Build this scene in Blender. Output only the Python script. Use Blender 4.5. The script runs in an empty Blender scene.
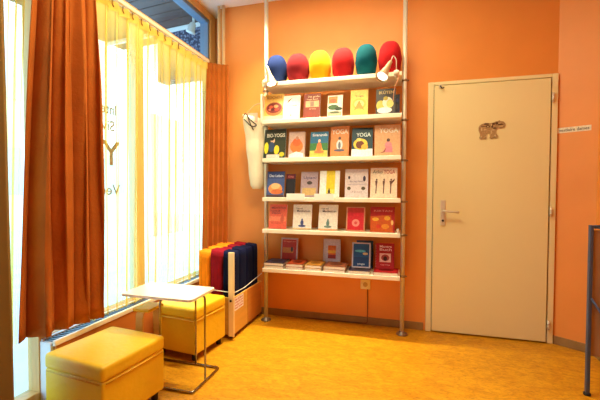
import bpy, bmesh, math, random
from mathutils import Vector, Matrix
random.seed(7)
sc = bpy.context.scene
C = sc.collection
PI = math.pi

# ------------------------------------------------------------ materials
def lin(c):
    return tuple(((v/255)/12.92 if v/255 <= 0.04045 else ((v/255+0.055)/1.055)**2.4) for v in c)
MATS = {}
def mat(name, col, rough=0.6, metal=0.0, spec=0.5, noise=0.0, scale=20, bump=0.0, bscale=None, emis=0, sheen=0, trans=0, stretch=(1,1,1), coat=0):
    if name in MATS: return MATS[name]
    m = bpy.data.materials.new(name); m.use_nodes = True
    nt = m.node_tree; b = nt.nodes['Principled BSDF']
    c = lin(col)
    b.inputs['Base Color'].default_value = (*c, 1)
    b.inputs['Roughness'].default_value = rough
    b.inputs['Metallic'].default_value = metal
    b.inputs['Specular IOR Level'].default_value = spec
    if coat: b.inputs['Coat Weight'].default_value = coat
    if sheen:
        b.inputs['Sheen Weight'].default_value = sheen
        b.inputs['Sheen Roughness'].default_value = 0.5
        b.inputs['Sheen Tint'].default_value = (*[min(1, x*1.6+.05) for x in c], 1)
    if emis:
        b.inputs['Emission Color'].default_value = (*c, 1)
        b.inputs['Emission Strength'].default_value = emis
    if noise or bump:
        tc = nt.nodes.new('ShaderNodeTexCoord'); mp = nt.nodes.new('ShaderNodeMapping')
        mp.inputs['Scale'].default_value = stretch
        nt.links.new(tc.outputs['Object'], mp.inputs['Vector'])
    if noise:
        n = nt.nodes.new('ShaderNodeTexNoise'); n.inputs['Scale'].default_value = scale; n.inputs['Detail'].default_value = 6
        nt.links.new(mp.outputs['Vector'], n.inputs['Vector'])
        r = nt.nodes.new('ShaderNodeValToRGB')
        r.color_ramp.elements[0].position = .3; r.color_ramp.elements[1].position = .7
        r.color_ramp.elements[0].color = (*[max(0, x*(1-noise)) for x in c], 1)
        r.color_ramp.elements[1].color = (*[min(1, x*(1+noise)) for x in c], 1)
        nt.links.new(n.outputs['Fac'], r.inputs['Fac']); nt.links.new(r.outputs['Color'], b.inputs['Base Color'])
    if bump:
        n2 = nt.nodes.new('ShaderNodeTexNoise'); n2.inputs['Scale'].default_value = bscale or scale*4
        nt.links.new(mp.outputs['Vector'], n2.inputs['Vector'])
        bp = nt.nodes.new('ShaderNodeBump'); bp.inputs['Strength'].default_value = bump; bp.inputs['Distance'].default_value = .01
        nt.links.new(n2.outputs['Fac'], bp.inputs['Height']); nt.links.new(bp.outputs['Normal'], b.inputs['Normal'])
    MATS[name] = m
    return m
def flat(col, rough=.45):
    return mat('print_%d_%d_%d' % tuple(col), col, rough=rough, noise=.13, scale=70)

WALL = mat('orange_paint', (234,148,66), rough=.5, noise=.04, scale=3, bump=.08, bscale=180)
CEIL = mat('ceiling_paint', (244,236,224), rough=.8, noise=.02, scale=4)
DOORM = mat('cream_lacquer', (238,222,166), rough=.38, noise=.015, scale=2)
FRAMEM = mat('cream_frame_paint', (240,224,172), rough=.35, noise=.015, scale=3)
WOODF = mat('honey_wood', (226,176,104), rough=.5, noise=.12, scale=5, stretch=(6,6,.6))
CURT = mat('orange_velvet', (184,102,38), rough=.9, noise=.1, scale=7, bump=.25, bscale=60, sheen=.25, spec=.15)
METAL = mat('brushed_aluminium', (222,212,192), rough=.35, metal=.3)
CHROME = mat('chrome', (160,150,138), rough=.15, metal=1)
DARKM = mat('dark_rubber', (30,26,24), rough=.7, noise=.1)
SHELF = mat('white_shelf_lacquer', (246,234,208), rough=.4, noise=.015, scale=3)
PAGES = mat('page_paper', (246,240,226), rough=.8, noise=.05, scale=60, stretch=(1,30,1))
YEL = mat('yellow_leatherette', (232,188,24), rough=.5, noise=.06, scale=5, bump=.2, bscale=40)
PLY = mat('birch_plywood', (218,166,72), rough=.5, noise=.08, scale=8, stretch=(1,.6,5))
TOPM = mat('cream_laminate', (250,238,218), rough=.22, noise=.01)
BAGM = mat('cream_canvas', (240,226,196), rough=.9, noise=.05, scale=9, bump=.3, bscale=90)
BLUEM = mat('blue_grey_steel', (78,92,124), rough=.4, metal=.3, noise=.05)

def floor_mat():
    m = bpy.data.materials.new('marbled_linoleum'); m.use_nodes = True; nt = m.node_tree
    b = nt.nodes['Principled BSDF']; b.inputs['Roughness'].default_value = .38; b.inputs['Specular IOR Level'].default_value = .4
    tc = nt.nodes.new('ShaderNodeTexCoord')
    mp = nt.nodes.new('ShaderNodeMapping'); mp.inputs['Scale'].default_value = (1,2.2,1); nt.links.new(tc.outputs['Object'], mp.inputs['Vector'])
    n1 = nt.nodes.new('ShaderNodeTexNoise'); n1.inputs['Scale'].default_value = 9; n1.inputs['Detail'].default_value = 8; n1.inputs['Distortion'].default_value = 1.6
    n2 = nt.nodes.new('ShaderNodeTexNoise'); n2.inputs['Scale'].default_value = 48; n2.inputs['Detail'].default_value = 5; n2.inputs['Distortion'].default_value = .8
    for n in (n1, n2): nt.links.new(mp.outputs['Vector'], n.inputs['Vector'])
    r1 = nt.nodes.new('ShaderNodeValToRGB'); e = r1.color_ramp.elements
    e[0].position = .32; e[0].color = (*lin((188,124,16)),1); e[1].position = .68; e[1].color = (*lin((214,154,26)),1)
    r2 = nt.nodes.new('ShaderNodeValToRGB'); e = r2.color_ramp.elements
    e[0].position = .34; e[0].color = (.62,.55,.42,1); e[1].position = .5; e[1].color = (1,1,1,1)
    mx = nt.nodes.new('ShaderNodeMix'); mx.data_type = 'RGBA'; mx.blend_type = 'MULTIPLY'; mx.inputs['Factor'].default_value = .75
    nt.links.new(n1.outputs['Fac'], r1.inputs['Fac']); nt.links.new(n2.outputs['Fac'], r2.inputs['Fac'])
    nt.links.new(r1.outputs['Color'], mx.inputs['A']); nt.links.new(r2.outputs['Color'], mx.inputs['B'])
    nt.links.new(mx.outputs['Result'], b.inputs['Base Color'])
    return m
FLOOR = floor_mat()
def sheer_mat(name, tint, dif, ft, fl):
    m = bpy.data.materials.new(name); m.use_nodes = True; nt = m.node_tree; nt.nodes.clear()
    o = nt.nodes.new('ShaderNodeOutputMaterial')
    t = nt.nodes.new('ShaderNodeBsdfTransparent'); t.inputs[0].default_value = (*lin(tint),1)
    tl = nt.nodes.new('ShaderNodeBsdfTranslucent'); tl.inputs[0].default_value = (*lin(dif),1)
    d = nt.nodes.new('ShaderNodeBsdfDiffuse'); d.inputs[0].default_value = (*lin(dif),1)
    m1 = nt.nodes.new('ShaderNodeMixShader'); m1.inputs[0].default_value = fl
    m2 = nt.nodes.new('ShaderNodeMixShader')
    tc0 = nt.nodes.new('ShaderNodeTexCoord'); tc = nt.nodes.new('ShaderNodeVectorMath'); tc.operation = 'MULTIPLY'; tc.inputs[1].default_value = (.3,1,.012); nt.links.new(tc0.outputs['Object'], tc.inputs[0]); n = nt.nodes.new('ShaderNodeTexNoise'); n.inputs['Scale'].default_value = 17; n.inputs['Detail'].default_value = 2
    mp = nt.nodes.new('ShaderNodeMapRange'); mp.inputs['From Min'].default_value = .38; mp.inputs['From Max'].default_value = .62; mp.inputs['To Min'].default_value = ft*.6; mp.inputs['To Max'].default_value = ft*1.4
    nt.links.new(tc.outputs[0], n.inputs['Vector']); nt.links.new(n.outputs['Fac'], mp.inputs['Value'])
    lw = nt.nodes.new('ShaderNodeLayerWeight'); lw.inputs['Blend'].default_value = .5
    fr = nt.nodes.new('ShaderNodeMapRange'); fr.inputs['From Min'].default_value = .1; fr.inputs['From Max'].default_value = .9; fr.inputs['To Min'].default_value = 1.25; fr.inputs['To Max'].default_value = .3
    ml = nt.nodes.new('ShaderNodeMath'); ml.operation = 'MULTIPLY'
    nt.links.new(lw.outputs['Facing'], fr.inputs['Value']); nt.links.new(fr.outputs['Result'], ml.inputs[0]); nt.links.new(mp.outputs['Result'], ml.inputs[1])
    sp_ = nt.nodes.new('ShaderNodeSeparateXYZ'); nt.links.new(tc0.outputs['Object'], sp_.inputs[0])
    zr = nt.nodes.new('ShaderNodeMapRange'); zr.inputs['From Min'].default_value = 1.75; zr.inputs['From Max'].default_value = 2.25; zr.inputs['To Min'].default_value = 1; zr.inputs['To Max'].default_value = .18
    nt.links.new(sp_.outputs['Z'], zr.inputs['Value'])
    m3 = nt.nodes.new('ShaderNodeMath'); m3.operation = 'MULTIPLY'; nt.links.new(ml.outputs[0], m3.inputs[0]); nt.links.new(zr.outputs['Result'], m3.inputs[1])
    nt.links.new(m3.outputs[0], m2.inputs[0])
    nt.links.new(d.outputs[0], m1.inputs[1]); nt.links.new(tl.outputs[0], m1.inputs[2])
    nt.links.new(m1.outputs[0], m2.inputs[1]); nt.links.new(t.outputs[0], m2.inputs[2])
    nt.links.new(m2.outputs[0], o.inputs[0])
    return m
SHEER = sheer_mat('yellow_sheer_voile', (255,246,210), (255,226,116), .84, .31)
OCHRE = sheer_mat('ochre_drape_cloth', (190,160,100), (150,122,74), .04, .06)
def glass_mat():
    m = bpy.data.materials.new('window_glass'); m.use_nodes = True; nt = m.node_tree; nt.nodes.clear()
    o = nt.nodes.new('ShaderNodeOutputMaterial'); t = nt.nodes.new('ShaderNodeBsdfTransparent'); t.inputs[0].default_value = (.93,.98,1,1)
    g = nt.nodes.new('ShaderNodeBsdfGlossy'); g.inputs['Roughness'].default_value = .02
    f = nt.nodes.new('ShaderNodeFresnel'); f.inputs['IOR'].default_value = 1.3
    mx = nt.nodes.new('ShaderNodeMixShader')
    ge = nt.nodes.new('ShaderNodeNewGeometry'); iv = nt.nodes.new('ShaderNodeMath'); iv.operation = 'SUBTRACT'; iv.inputs[0].default_value = 1; nt.links.new(ge.outputs['Backfacing'], iv.inputs[1]); ml = nt.nodes.new('ShaderNodeMath'); ml.operation = 'MULTIPLY'; nt.links.new(f.outputs[0], ml.inputs[0]); nt.links.new(iv.outputs[0], ml.inputs[1]); nt.links.new(ml.outputs[0], mx.inputs[0]); nt.links.new(t.outputs[0], mx.inputs[1]); nt.links.new(g.outputs[0], mx.inputs[2]); nt.links.new(mx.outputs[0], o.inputs[0])
    return m
GLASS = glass_mat()

# ------------------------------------------------------------ mesh helpers
def box(bm, x0, x1, y0, y1, z0, z1, bev=0, seg=2, mi=0, M=None):
    vs = [bm.verts.new(p) for p in ((x0,y0,z0),(x1,y0,z0),(x1,y1,z0),(x0,y1,z0),(x0,y0,z1),(x1,y0,z1),(x1,y1,z1),(x0,y1,z1))]
    fs = [bm.faces.new([vs[i] for i in f]) for f in ((3,2,1,0),(4,5,6,7),(0,1,5,4),(1,2,6,5),(2,3,7,6),(3,0,4,7))]
    for f in fs: f.material_index = mi
    allv = set(vs)
    if bev:
        es = list({e for f in fs for e in f.edges})
        r = bmesh.ops.bevel(bm, geom=es, offset=bev, segments=seg, affect='EDGES', profile=.6)
        allv = set(v for v in r['verts']) | {v for v in vs if v.is_valid}
        for f in r['faces']: f.material_index = mi; f.smooth = True
    if M:
        for v in allv: v.co = M @ v.co
    return allv
def ring(bm, c, ax1, ax2, r1, r2, n):
    return [bm.verts.new(c + ax1*(math.cos(2*PI*i/n)*r1) + ax2*(math.sin(2*PI*i/n)*r2)) for i in range(n)]
def skinr(bm, rings, mi=0, cap=True, smooth=True):
    n = len(rings[0])
    for a, b in zip(rings, rings[1:]):
        for i in range(n):
            f = bm.faces.new((a[i], a[(i+1)%n], b[(i+1)%n], b[i])); f.material_index = mi; f.smooth = smooth
    if cap:
        for r, s in ((rings[0], -1), (rings[-1], 1)):
            f = bm.faces.new(r if s > 0 else r[::-1]); f.material_index = mi
def tube(bm, pts, r, n=12, mi=0, cap=True):
    pts = [Vector(p) for p in pts]; rs = r if isinstance(r, (list, tuple)) else [r]*len(pts)
    rings = []; up = None
    for i, p in enumerate(pts):
        d = (pts[min(i+1, len(pts)-1)] - pts[max(i-1, 0)]).normalized()
        if up is None:
            a = Vector((0,0,1)) if abs(d.z) < .9 else Vector((1,0,0))
        else: a = up
        s = d.cross(a).normalized(); up = s.cross(d).normalized()
        rings.append(ring(bm, p, s, up, rs[i], rs[i], n))
    skinr(bm, rings, mi, cap)
def fillet(pts, r, n=5):
    pts = [Vector(p) for p in pts]; out = [pts[0]]
    for a, b, c in zip(pts, pts[1:], pts[2:]):
        u = (a-b); v = (c-b); k = min(r, u.length*.45, v.length*.45)
        p0 = b+u.normalized()*k; p1 = b+v.normalized()*k
        for i in range(n+1):
            t = i/n; out.append(p0*(1-t)**2 + b*2*t*(1-t) + p1*t*t)
    out.append(pts[-1]); return out
def lathe(bm, prof, n=24, M=None, mi=0):
    M = M or Matrix()
    rings = []
    for r, z in prof:
        rings.append([bm.verts.new(M @ Vector((r*math.cos(2*PI*i/n), r*math.sin(2*PI*i/n), z))) for i in range(n)])
    skinr(bm, rings, mi)
def poly(bm, pts, M, d=.0, mi=0):
    """flat polygon (2-D points) placed by M; extruded by d along local z"""
    b = [bm.verts.new(M @ Vector((x, y, 0))) for x, y in pts]
    t = [bm.verts.new(M @ Vector((x, y, d))) for x, y in pts]
    f = bm.faces.new(t); f.material_index = mi
    f = bm.faces.new(b[::-1]); f.material_index = mi
    n = len(pts)
    for i in range(n):
        f = bm.faces.new((b[i], b[(i+1)%n], t[(i+1)%n], t[i])); f.material_index = mi
def obj(name, bm, m, parent=None, smooth=False):
    me = bpy.data.meshes.new(name)
    bmesh.ops.recalc_face_normals(bm, faces=bm.faces)
    bm.to_mesh(me); bm.free()
    if smooth:
        for p in me.polygons: p.use_smooth = True
    for x in (m if isinstance(m, (list, tuple)) else [m]): me.materials.append(x)
    o = bpy.data.objects.new(name, me); C.objects.link(o)
    if parent: o.parent = parent
    return o
def thing(name, label, cat, loc=(0,0,0), rz=0, group=None):
    o = bpy.data.objects.new(name, None); C.objects.link(o); o.empty_display_size = .05
    o.location = loc; o.rotation_euler = (0,0,rz); o['label'] = label; o['category'] = cat
    if group: o['group'] = group
    return o
def tag(o, label, cat, group=None):
    o['label'] = label; o['category'] = cat
    if group: o['group'] = group
    return o
def struct(name, bm, m, parent=None):
    o = obj(name, bm, m, parent)
    if not parent: o['kind'] = 'structure'
    return o
def B(): return bmesh.new()
def text_geo(txt, size, bold=0.0):
    cu = bpy.data.curves.new('t', 'FONT'); cu.body = txt; cu.size = size; cu.offset = bold; cu.resolution_u = 3
    o = bpy.data.objects.new('t', cu); C.objects.link(o)
    dg = bpy.context.evaluated_depsgraph_get()
    me = bpy.data.meshes.new_from_object(o.evaluated_get(dg))
    vs = [v.co.copy() for v in me.vertices]; fs = [tuple(p.vertices) for p in me.polygons]
    bpy.data.objects.remove(o); bpy.data.curves.remove(cu); bpy.data.meshes.remove(me)
    return vs, fs
def add_text(bm, txt, M, x0, x1, y0, y1, mi, bold=.0):
    """text fitted in the rectangle x0..x1, y0..y1 of the plane M"""
    vs, fs = text_geo(txt, 1, bold)
    if not vs: return
    ax0 = min(v.x for v in vs); ax1 = max(v.x for v in vs); ay0 = min(v.y for v in vs); ay1 = max(v.y for v in vs)
    nv = [bm.verts.new(M @ Vector((x0+(v.x-ax0)/(ax1-ax0)*(x1-x0), y0+(v.y-ay0)/(ay1-ay0)*(y1-y0), 0))) for v in vs]
    for f in fs:
        try:
            g = bm.faces.new([nv[i] for i in f]); g.material_index = mi
        except ValueError: pass

# ------------------------------------------------------------ the room
H = 2.9
bm = B(); box(bm, -.12, 3.2, -5.6, .3, -.12, 0); struct('floor', bm, FLOOR)
bm = B(); box(bm, -.25, 3.4, -5.7, .3, H, H+.12); struct('ceiling', bm, CEIL)
# back wall (with the opening of the door), starts right of the pipes
bm = B()
box(bm, .035, 1.955, 0, .2, 0, H); box(bm, 1.955, 2.832, 0, .2, 2.045, H); box(bm, 2.832, 2.92, 0, .2, 0, H)
struct('wall_back', bm, WALL)
bm = B(); box(bm, 1.9, 2.9, .2, .25, 0, 2.2); struct('wall_corridor', bm, mat('dark_corridor', (40,30,24)))
ang = math.radians(-34); L2 = .245
ex = Vector((math.cos(ang), math.sin(ang), 0)); ey = Vector((-ex.y, ex.x, 0))
A0 = Vector((2.856, 0, 0)); A1 = A0 + ex*L2
bm = B()
M2 = Matrix.Translation(A0) @ Matrix.Rotation(ang, 4, 'Z')
box(bm, 0, L2+.02, 0, .12, 0, H, M=M2); struct('wall_angled', bm, WALL)
bm = B(); box(bm, A1.x, A1.x+.15, -5.6, A1.y+.0, 0, H); struct('wall_right', bm, WALL)
bm = B(); box(bm, -.25, 3.4, -5.7, -5.6, 0, H); struct('wall_front', bm, WALL)
bm = B(); box(bm, -.25, .035, .16, .3, 0, H); box(bm, -.2, -.1, -5.6, -3.3, 0, H); struct('wall_left', bm, mat('niche_paint', (214,150,90), rough=.7, noise=.03))
# baseboards
BB = mat('baseboard_linoleum', (150,114,66), rough=.5, noise=.12, scale=14)
bm = B(); box(bm, .035, 1.915, -.012, 0, 0, .062, .002); struct('baseboard_back', bm, BB)
bm = B(); box(bm, .0, L2-.01, -.012, 0, 0, .062, .002, M=M2); struct('baseboard_angled', bm, BB)
bm = B(); box(bm, A1.x-.012, A1.x, -5.5, A1.y-.02, 0, .062, .002); struct('baseboard_right', bm, BB)

# door
d = bpy.data.objects.new('door_1', None); C.objects.link(d); d['kind'] = 'structure'; d.location = (2.39, 0, 0)
def part(name, bm, m, p):
    o = obj(name, bm, m, p); o.matrix_parent_inverse = Matrix.Translation(-p.location); return o
bm = B()
box(bm, 1.932, 1.975, -.022, .12, 0, 2.05, .004); box(bm, 2.812, 2.852, -.022, .12, 0, 2.05, .004); box(bm, 1.975, 2.812, -.022, .12, 2.022, 2.05, .004)
part('door_frame', bm, FRAMEM, d)
bm = B(); box(bm, 1.979, 2.802, -.030, .012, .012, 2.016, .004); part('door_leaf', bm, DOORM, d)
bm = B()
box(bm, 2.035, 2.073, -.040, -.030, .885, 1.09, .003)
hp = B()
tube(hp, fillet([(2.054,-.036,1.004),(2.054,-.085,1.004),(2.168,-.085,.996)], .02), .0085, 10)
pl = part('lock_plate', bm, METAL, d)
part('door_handle', hp, METAL, d)
bm = B(); lathe(bm, [(.006,0),(.009,.002),(.009,.004),(.004,.006)], 12, Matrix.Translation((2.054,-.040,.925)) @ Matrix.Rotation(PI/2,4,'X')); part('keyhole', bm, DARKM, d)
for z in (1.87, 1.01, .145):
    bm = B(); tube(bm, [(2.815,-.034,z-.035),(2.815,-.034,z+.035)], .009, 10)
    for dz in (-.012, .012): tube(bm, [(2.815,-.034,z+dz-.002),(2.815,-.034,z+dz+.002)], .0115, 10)
    part('hinge', bm, METAL, d)
# hook on the door
t = thing('coat_hook', 'small dark hook on the upper left corner of the cream door', 'hook', (2.023,-.03,2.005))
bm = B(); box(bm, -.012,.012,-.005,0,-.012,.018,.002); obj('back_plate', bm, METAL, t)
bm = B(); tube(bm, fillet([(0,-.003,.008),(0,-.022,-.004),(.014,-.03,-.022),(.024,-.03,-.012)], .008), .004, 8); obj('hook_arm', bm, DARKM, t)
# bear
pts = [(96,190),(104,170),(130,152),(170,140),(230,145),(262,140),(290,128),(315,126),(330,117),(344,126),(375,130),(398,155),(402,175),(385,196),(350,206),(318,200),(300,216),(292,236),(300,270),(322,300),(312,320),(285,318),(272,302),(266,320),(240,328),(222,316),(228,295),(222,268),(205,260),(190,268),(180,285),(175,300),(192,313),(180,326),(158,322),(150,310),(140,326),(112,326),(103,308),(114,285),(108,255),(96,225)]
def bearp(x, y): return (2.306 + (470+x/11.42-478)*.00707, 1.709 - (110+y/11.42-121)*.00772)
bm = B()
MB = Matrix.Translation((0,-.031,0)) @ Matrix.Rotation(PI/2,4,'X')
poly(bm, [bearp(*p) for p in pts], MB, .006, 0)
MB2 = Matrix.Translation((0,-.0375,0)) @ Matrix.Rotation(PI/2,4,'X')
def ell(cx, cy, rx, ry, n=14, a=0): return [(cx+math.cos(a)*rx*math.cos(2*PI*i/n)-math.sin(a)*ry*math.sin(2*PI*i/n), cy+math.sin(a)*rx*math.cos(2*PI*i/n)+math.cos(a)*ry*math.sin(2*PI*i/n)) for i in range(n)]
for cx, cy, rx, ry in ((185,155,34,9),(200,182,24,15),(265,155,18,12),(300,150,16,16),(345,165,34,8),(280,205,20,10),(150,180,30,4),(250,185,10,20)):
    poly(bm, [bearp(*p) for p in ell(cx,cy,rx,ry)], MB2, .0012, 1)
for cx, cy, rx, ry in ((200,186,10,6),(240,165,6,14),(330,150,14,5),(130,215,8,20),(170,220,20,5),(240,250,5,22),(260,225,18,5),(350,185,24,4),(125,300,8,8),(285,290,8,12)):
    poly(bm, [bearp(*p) for p in ell(cx,cy,rx,ry)], MB2, .0016, 2)
tag(obj('bear_plaque', bm, [mat('bear_wood', (176,140,92), rough=.6, noise=.25, scale=90), flat((92,62,40)), flat((214,190,140))]), 'brown carved bear silhouette fixed to the upper part of the cream door', 'wall decoration')
# sign
bm = B()
box(bm, .001, .205, -.003, -.0005, 1.602, 1.641, mi=0, M=M2)
MS = M2 @ Matrix.Translation((0,-.0036,0)) @ Matrix.Rotation(PI/2,4,'X')
add_text(bm, 'vestiaire dames', MS, .014, .194, 1.611, 1.633, 1, .012)
tag(obj('paper_sign', bm, [flat((238,222,190)), flat((50,30,24))]), 'narrow paper sign with dark lettering on the orange wall right of the door', 'sign')
# socket + cable
t = thing('wall_socket', 'square beige wall socket with cable below the bottom shelf', 'socket', (1.436,0,.35))
bm = B(); box(bm, -.042,.042,-.014,0,-.042,.042,.006); obj('cover_plate', bm, FRAMEM, t)
bm = B(); lathe(bm, [(.02,0),(.02,.003),(.017,.003),(.016,.001)], 20, Matrix.Translation((0,-.014,0)) @ Matrix.Rotation(PI/2,4,'X')); obj('socket_insert', bm, mat('socket_beige', (206,170,112)), t)
bm = B(); tube(bm, fillet([(.02,-.006,-.04),(.02,-.006,-.27),(.02,-.02,-.336),(-.12,-.022,-.338),(-.55,-.02,-.342)], .02), .0035, 8); obj('cable', bm, mat('brown_cable', (110,66,34)), t)

# ------------------------------------------------------------ window side
# glazing frames (x -0.10 .. -0.16)
def win(name, parts, panes):
    o = bpy.data.objects.new(name, None); C.objects.link(o); o['kind'] = 'structure'
    bm = B()
    for p in parts: box(bm, *p, .004)
    obj('window_frame', bm, WOODF, o)
    for p in panes:
        bm = B(); box(bm, *p); obj('pane', bm, GLASS, o)
    return o
# transom band above the rail, z 2.2 .. 2.83 ; large pane below
w1 = win('window_1', [(-.17,-.09,.05,.15,.30,H), (-.17,-.09,-1.70,.05,2.835,H), (-.17,-.09,-1.70,.05,2.385,2.445), (-.17,-.10,-1.70,.05,.30,.385)],
         [(-.146,-.140,-1.66,.03,2.445,2.835), (-.146,-.140,-.9,.03,.385,2.385), (-.146,-.140,-1.66,-.98,.385,2.385)])
bm = B(); box(bm, -.19,-.105,.025,.052,2.445,2.835,.002); box(bm, -.19,-.105,-1.66,.03,2.80,2.838,.002)
obj('glazing_bead', bm, mat('blue_grey_trim', (110,132,160), rough=.5, noise=.05), w1)
w2 = win('window_2', [(-.17,-.09,-1.72,-1.66,0,H), (-.17,-.09,-3.3,-1.72,2.84,H), (-.17,-.09,-3.3,-1.72,0,.11), (-.17,-.09,-3.3,-3.2,.11,2.84)],
         [(-.146,-.140,-3.2,-1.72,.11,2.84)])
bm = B(); box(bm, -.17,-.10,-.98,-.90,.385,2.385,.003); obj('mullion', bm, mat('pale_frame_paint', (246,236,206), rough=.4), w1)
# mirrored lettering on the glass (reads from the street)
bm = B()
MT = Matrix(((0,0,-1,-.1475),(-1,0,0,-1.085),(0,1,0,0),(0,0,0,1)))
add_text(bm, 'International', MT, .03,.47,1.665,1.735,0,.008)
add_text(bm, 'Sivananda', MT, .045,.44,1.555,1.625,0,.008)
add_text(bm, 'Yoga', MT, -.005,.50,1.275,1.49,0,.014)
add_text(bm, 'Vedanta', MT, .0,.37,1.13,1.20,0,.008)
obj('window_lettering', bm, mat('grey_vinyl', (186,168,166), rough=.6), w1)
bm = B(); box(bm, -.1385,-.1375,-.80,-.36,.80,1.76)
tag(obj('window_poster', bm, sheer_mat('white_poster_paper', (255,255,255), (250,250,250), .75, .25)), 'white paper poster stuck on the window behind the yellow sheer', 'poster')
# convector ledge
t = bpy.data.objects.new('trim_1', None); C.objects.link(t); t['kind'] = 'structure'
bm = B(); box(bm, -.018,0,-1.70,.03,.0,.355); obj('front_panel', bm, mat('brown_orange_panel', (206,124,52), rough=.5, noise=.05, scale=4), t)
bm = B(); box(bm, -.10,-.018,-1.715,-1.695,.0,.372,.002); obj('end_panel', bm, mat('white_enamel', (236,236,234), rough=.4), t)
bm = B(); box(bm, -.012,.006,-1.71,.02,.355,.383,.003); obj('front_edge', bm, SHELF, t)
bm = B(); box(bm, -.10,-.078,-1.71,.05,.355,.383,.002); obj('back_edge', bm, mat('white_enamel', (236,236,234)), t)
bm = B(); box(bm, -.078,-.012,-1.71,.02,.355,.366)
for i in range(84): box(bm, -.076,-.014,-1.700+i*.0204,-1.700+i*.0204+.008,.366,.378)
obj('grille', bm, mat('grey_grille', (112,120,128), rough=.4, metal=.5), t)
# pipes
for x, lab in ((.052,'left of the two beige vertical heating pipes in the window corner'), (.101,'right of the two beige vertical heating pipes in the window corner')):
    bm = B(); tube(bm, [(x,-.045,.0),(x,-.045,H)], .0135, 14)
    tag(obj('heating_pipe', bm, mat('pipe_paint', (236,196,140), rough=.35)), lab, 'pipe')

# rail
RZ = 2.345
t = thing('curtain_rail', 'long cream curtain rail running under the transom window', 'curtain rail', (0,-1.5,RZ))
bm = B(); box(bm, -.016,.016,-1.6,1.34,-.010,.016,.004); obj('rail', bm, SHELF, t)
for y in (-1.0,-.1,.9):
    bm = B(); box(bm, -.10,-.016,y-.01,y+.01,-.006,.01,.002); obj('bracket', bm, SHELF, t)

def drape(name, top, bot, ztop, zbot, folds, amp, m, parent=None, N=None, Mz=26, flare=1.3, seed=0, solid=0, pinch=.35, sharp=1.0, wob=1.0, latk=.35):
    rnd = random.Random(seed)
    N = N or folds*14
    ph = [rnd.uniform(-.5,.5) for _ in range(folds+3)]; am = [rnd.uniform(1-.35*wob,1+.35*wob) for _ in range(folds+3)]; p2 = rnd.uniform(0,6)
    def P(path, s):
        L = [0]
        for a, b in zip(path, path[1:]): L.append(L[-1]+(Vector(b)-Vector(a)).length)
        q = s*L[-1]
        for i in range(len(path)-1):
            if q <= L[i+1]+1e-9:
                u = (q-L[i])/(L[i+1]-L[i]); return Vector(path[i]).lerp(Vector(path[i+1]), u)
        return Vector(path[-1])
    bm = B(); g = []
    for j in range(Mz+1):
        v = j/Mz; z = ztop+(zbot-ztop)*v; row = []
        k = v**.8
        A = amp*(pinch+(1-pinch)*min(1, v*3.5))*(1+(flare-1)*v)
        for i in range(N+1):
            s = i/N
            p = P(top, s).lerp(P(bot, s), k)
            s2 = min(1, s+.01); s1 = max(0, s-.01)
            tng = (P(top,s2).lerp(P(bot,s2),k) - P(top,s1).lerp(P(bot,s1),k)).normalized()
            nrm = Vector((-tng.y, tng.x))
            c = s*folds; ci = int(c); f = c-ci
            pj = ph[ci]*(1-f)+ph[ci+1]*f; aj = am[ci]*(1-f)+am[ci+1]*f
            th = 2*PI*(c + wob*(.22*pj + .10*math.sin(3.1*v+ci*1.3)*v))
            w = math.sin(th); w = math.copysign(abs(w)**sharp, w)
            off = A*aj*w
            off += (wob-1)*.45*A*math.sin(2*PI*c*2.37+p2+1.5*v)*(1-.6*v) if wob > 1 else 0
            lat = A*latk*math.sin(2*th)
            row.append(bm.verts.new((p.x+nrm.x*off+tng.x*lat, p.y+nrm.y*off+tng.y*lat, z)))
        g.append(row)
    for j in range(Mz):
        for i in range(N):
            f = bm.faces.new((g[j][i], g[j][i+1], g[j+1][i+1], g[j+1][i])); f.smooth = True
    o = obj(name, bm, m, parent, smooth=True)
    if solid:
        s = o.modifiers.new('thickness', 'SOLIDIFY'); s.thickness = solid; s.offset = 0
    return o
tag(drape('drape', [(-.01,-1.765),(.03,-1.465)], [(-.066,-1.835),(.005,-1.62),(.045,-1.435)], RZ-.012, .425, 4, .036, CURT, seed=4, solid=.004, flare=1.1, sharp=1.0, wob=1.8), 'large orange velvet drape hanging at the left in front of the window', 'curtain')
tag(drape('drape', [(.012,-.19),(.07,-.12),(.165,-.075)], [(.012,-.30),(.085,-.20),(.165,-.10)], RZ-.012, .40, 5, .019, CURT, seed=11, solid=.004, flare=1.15, sharp=.8), 'narrow orange velvet drape bunched in the corner behind the folded mats', 'curtain')
t = thing('sheer_curtain', 'wide pale yellow sheer curtain across the big window', 'curtain', (0,-.9,.4))
t.location = (0,0,0)
drape('voile', [(-.012,-1.50),(-.012,-.17)], [(-.035,-1.50),(-.035,-.17)], RZ-.02, .39, 15, .017, SHEER, t, Mz=30, seed=5, pinch=.9, flare=1.0, latk=.7, wob=1.5)
drape('heading_tape', [(-.004,-1.50),(-.004,-.17)], [(-.004,-1.50),(-.004,-.17)], RZ-.012, RZ-.075, 15, .017, SHEER, t, Mz=3, seed=5, pinch=.9)
for i in range(16):
    bm = B(); y = -1.46+i*.085
    tube(bm, fillet([(-.004,y,RZ-.012),(-.004,y,RZ-.04),(-.004,y+.01,RZ-.05)], .01), .0035, 6)
    obj('curtain_hook', bm, mat('brass_hook', (160,110,50), metal=.6, rough=.4), t)
tag(drape('sheer_curtain', [(-.055,-1.86),(-.05,-1.775)], [(-.075,-1.885),(-.068,-1.855)], RZ-.01, .42, 2, .018, SHEER, seed=21, N=40, pinch=.7, flare=1.0), 'narrow strip of sheer curtain left of the large orange drape', 'curtain')
tag(drape('sheer_curtain', [(.03,-2.55),(.02,-1.945)], [(.03,-2.6),(.02,-1.925)], RZ-.01, .03, 7, .02, OCHRE, seed=22, pinch=.7, flare=1.0, solid=.003), 'olive ochre curtain at the extreme left edge of the photo', 'curtain')

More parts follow.
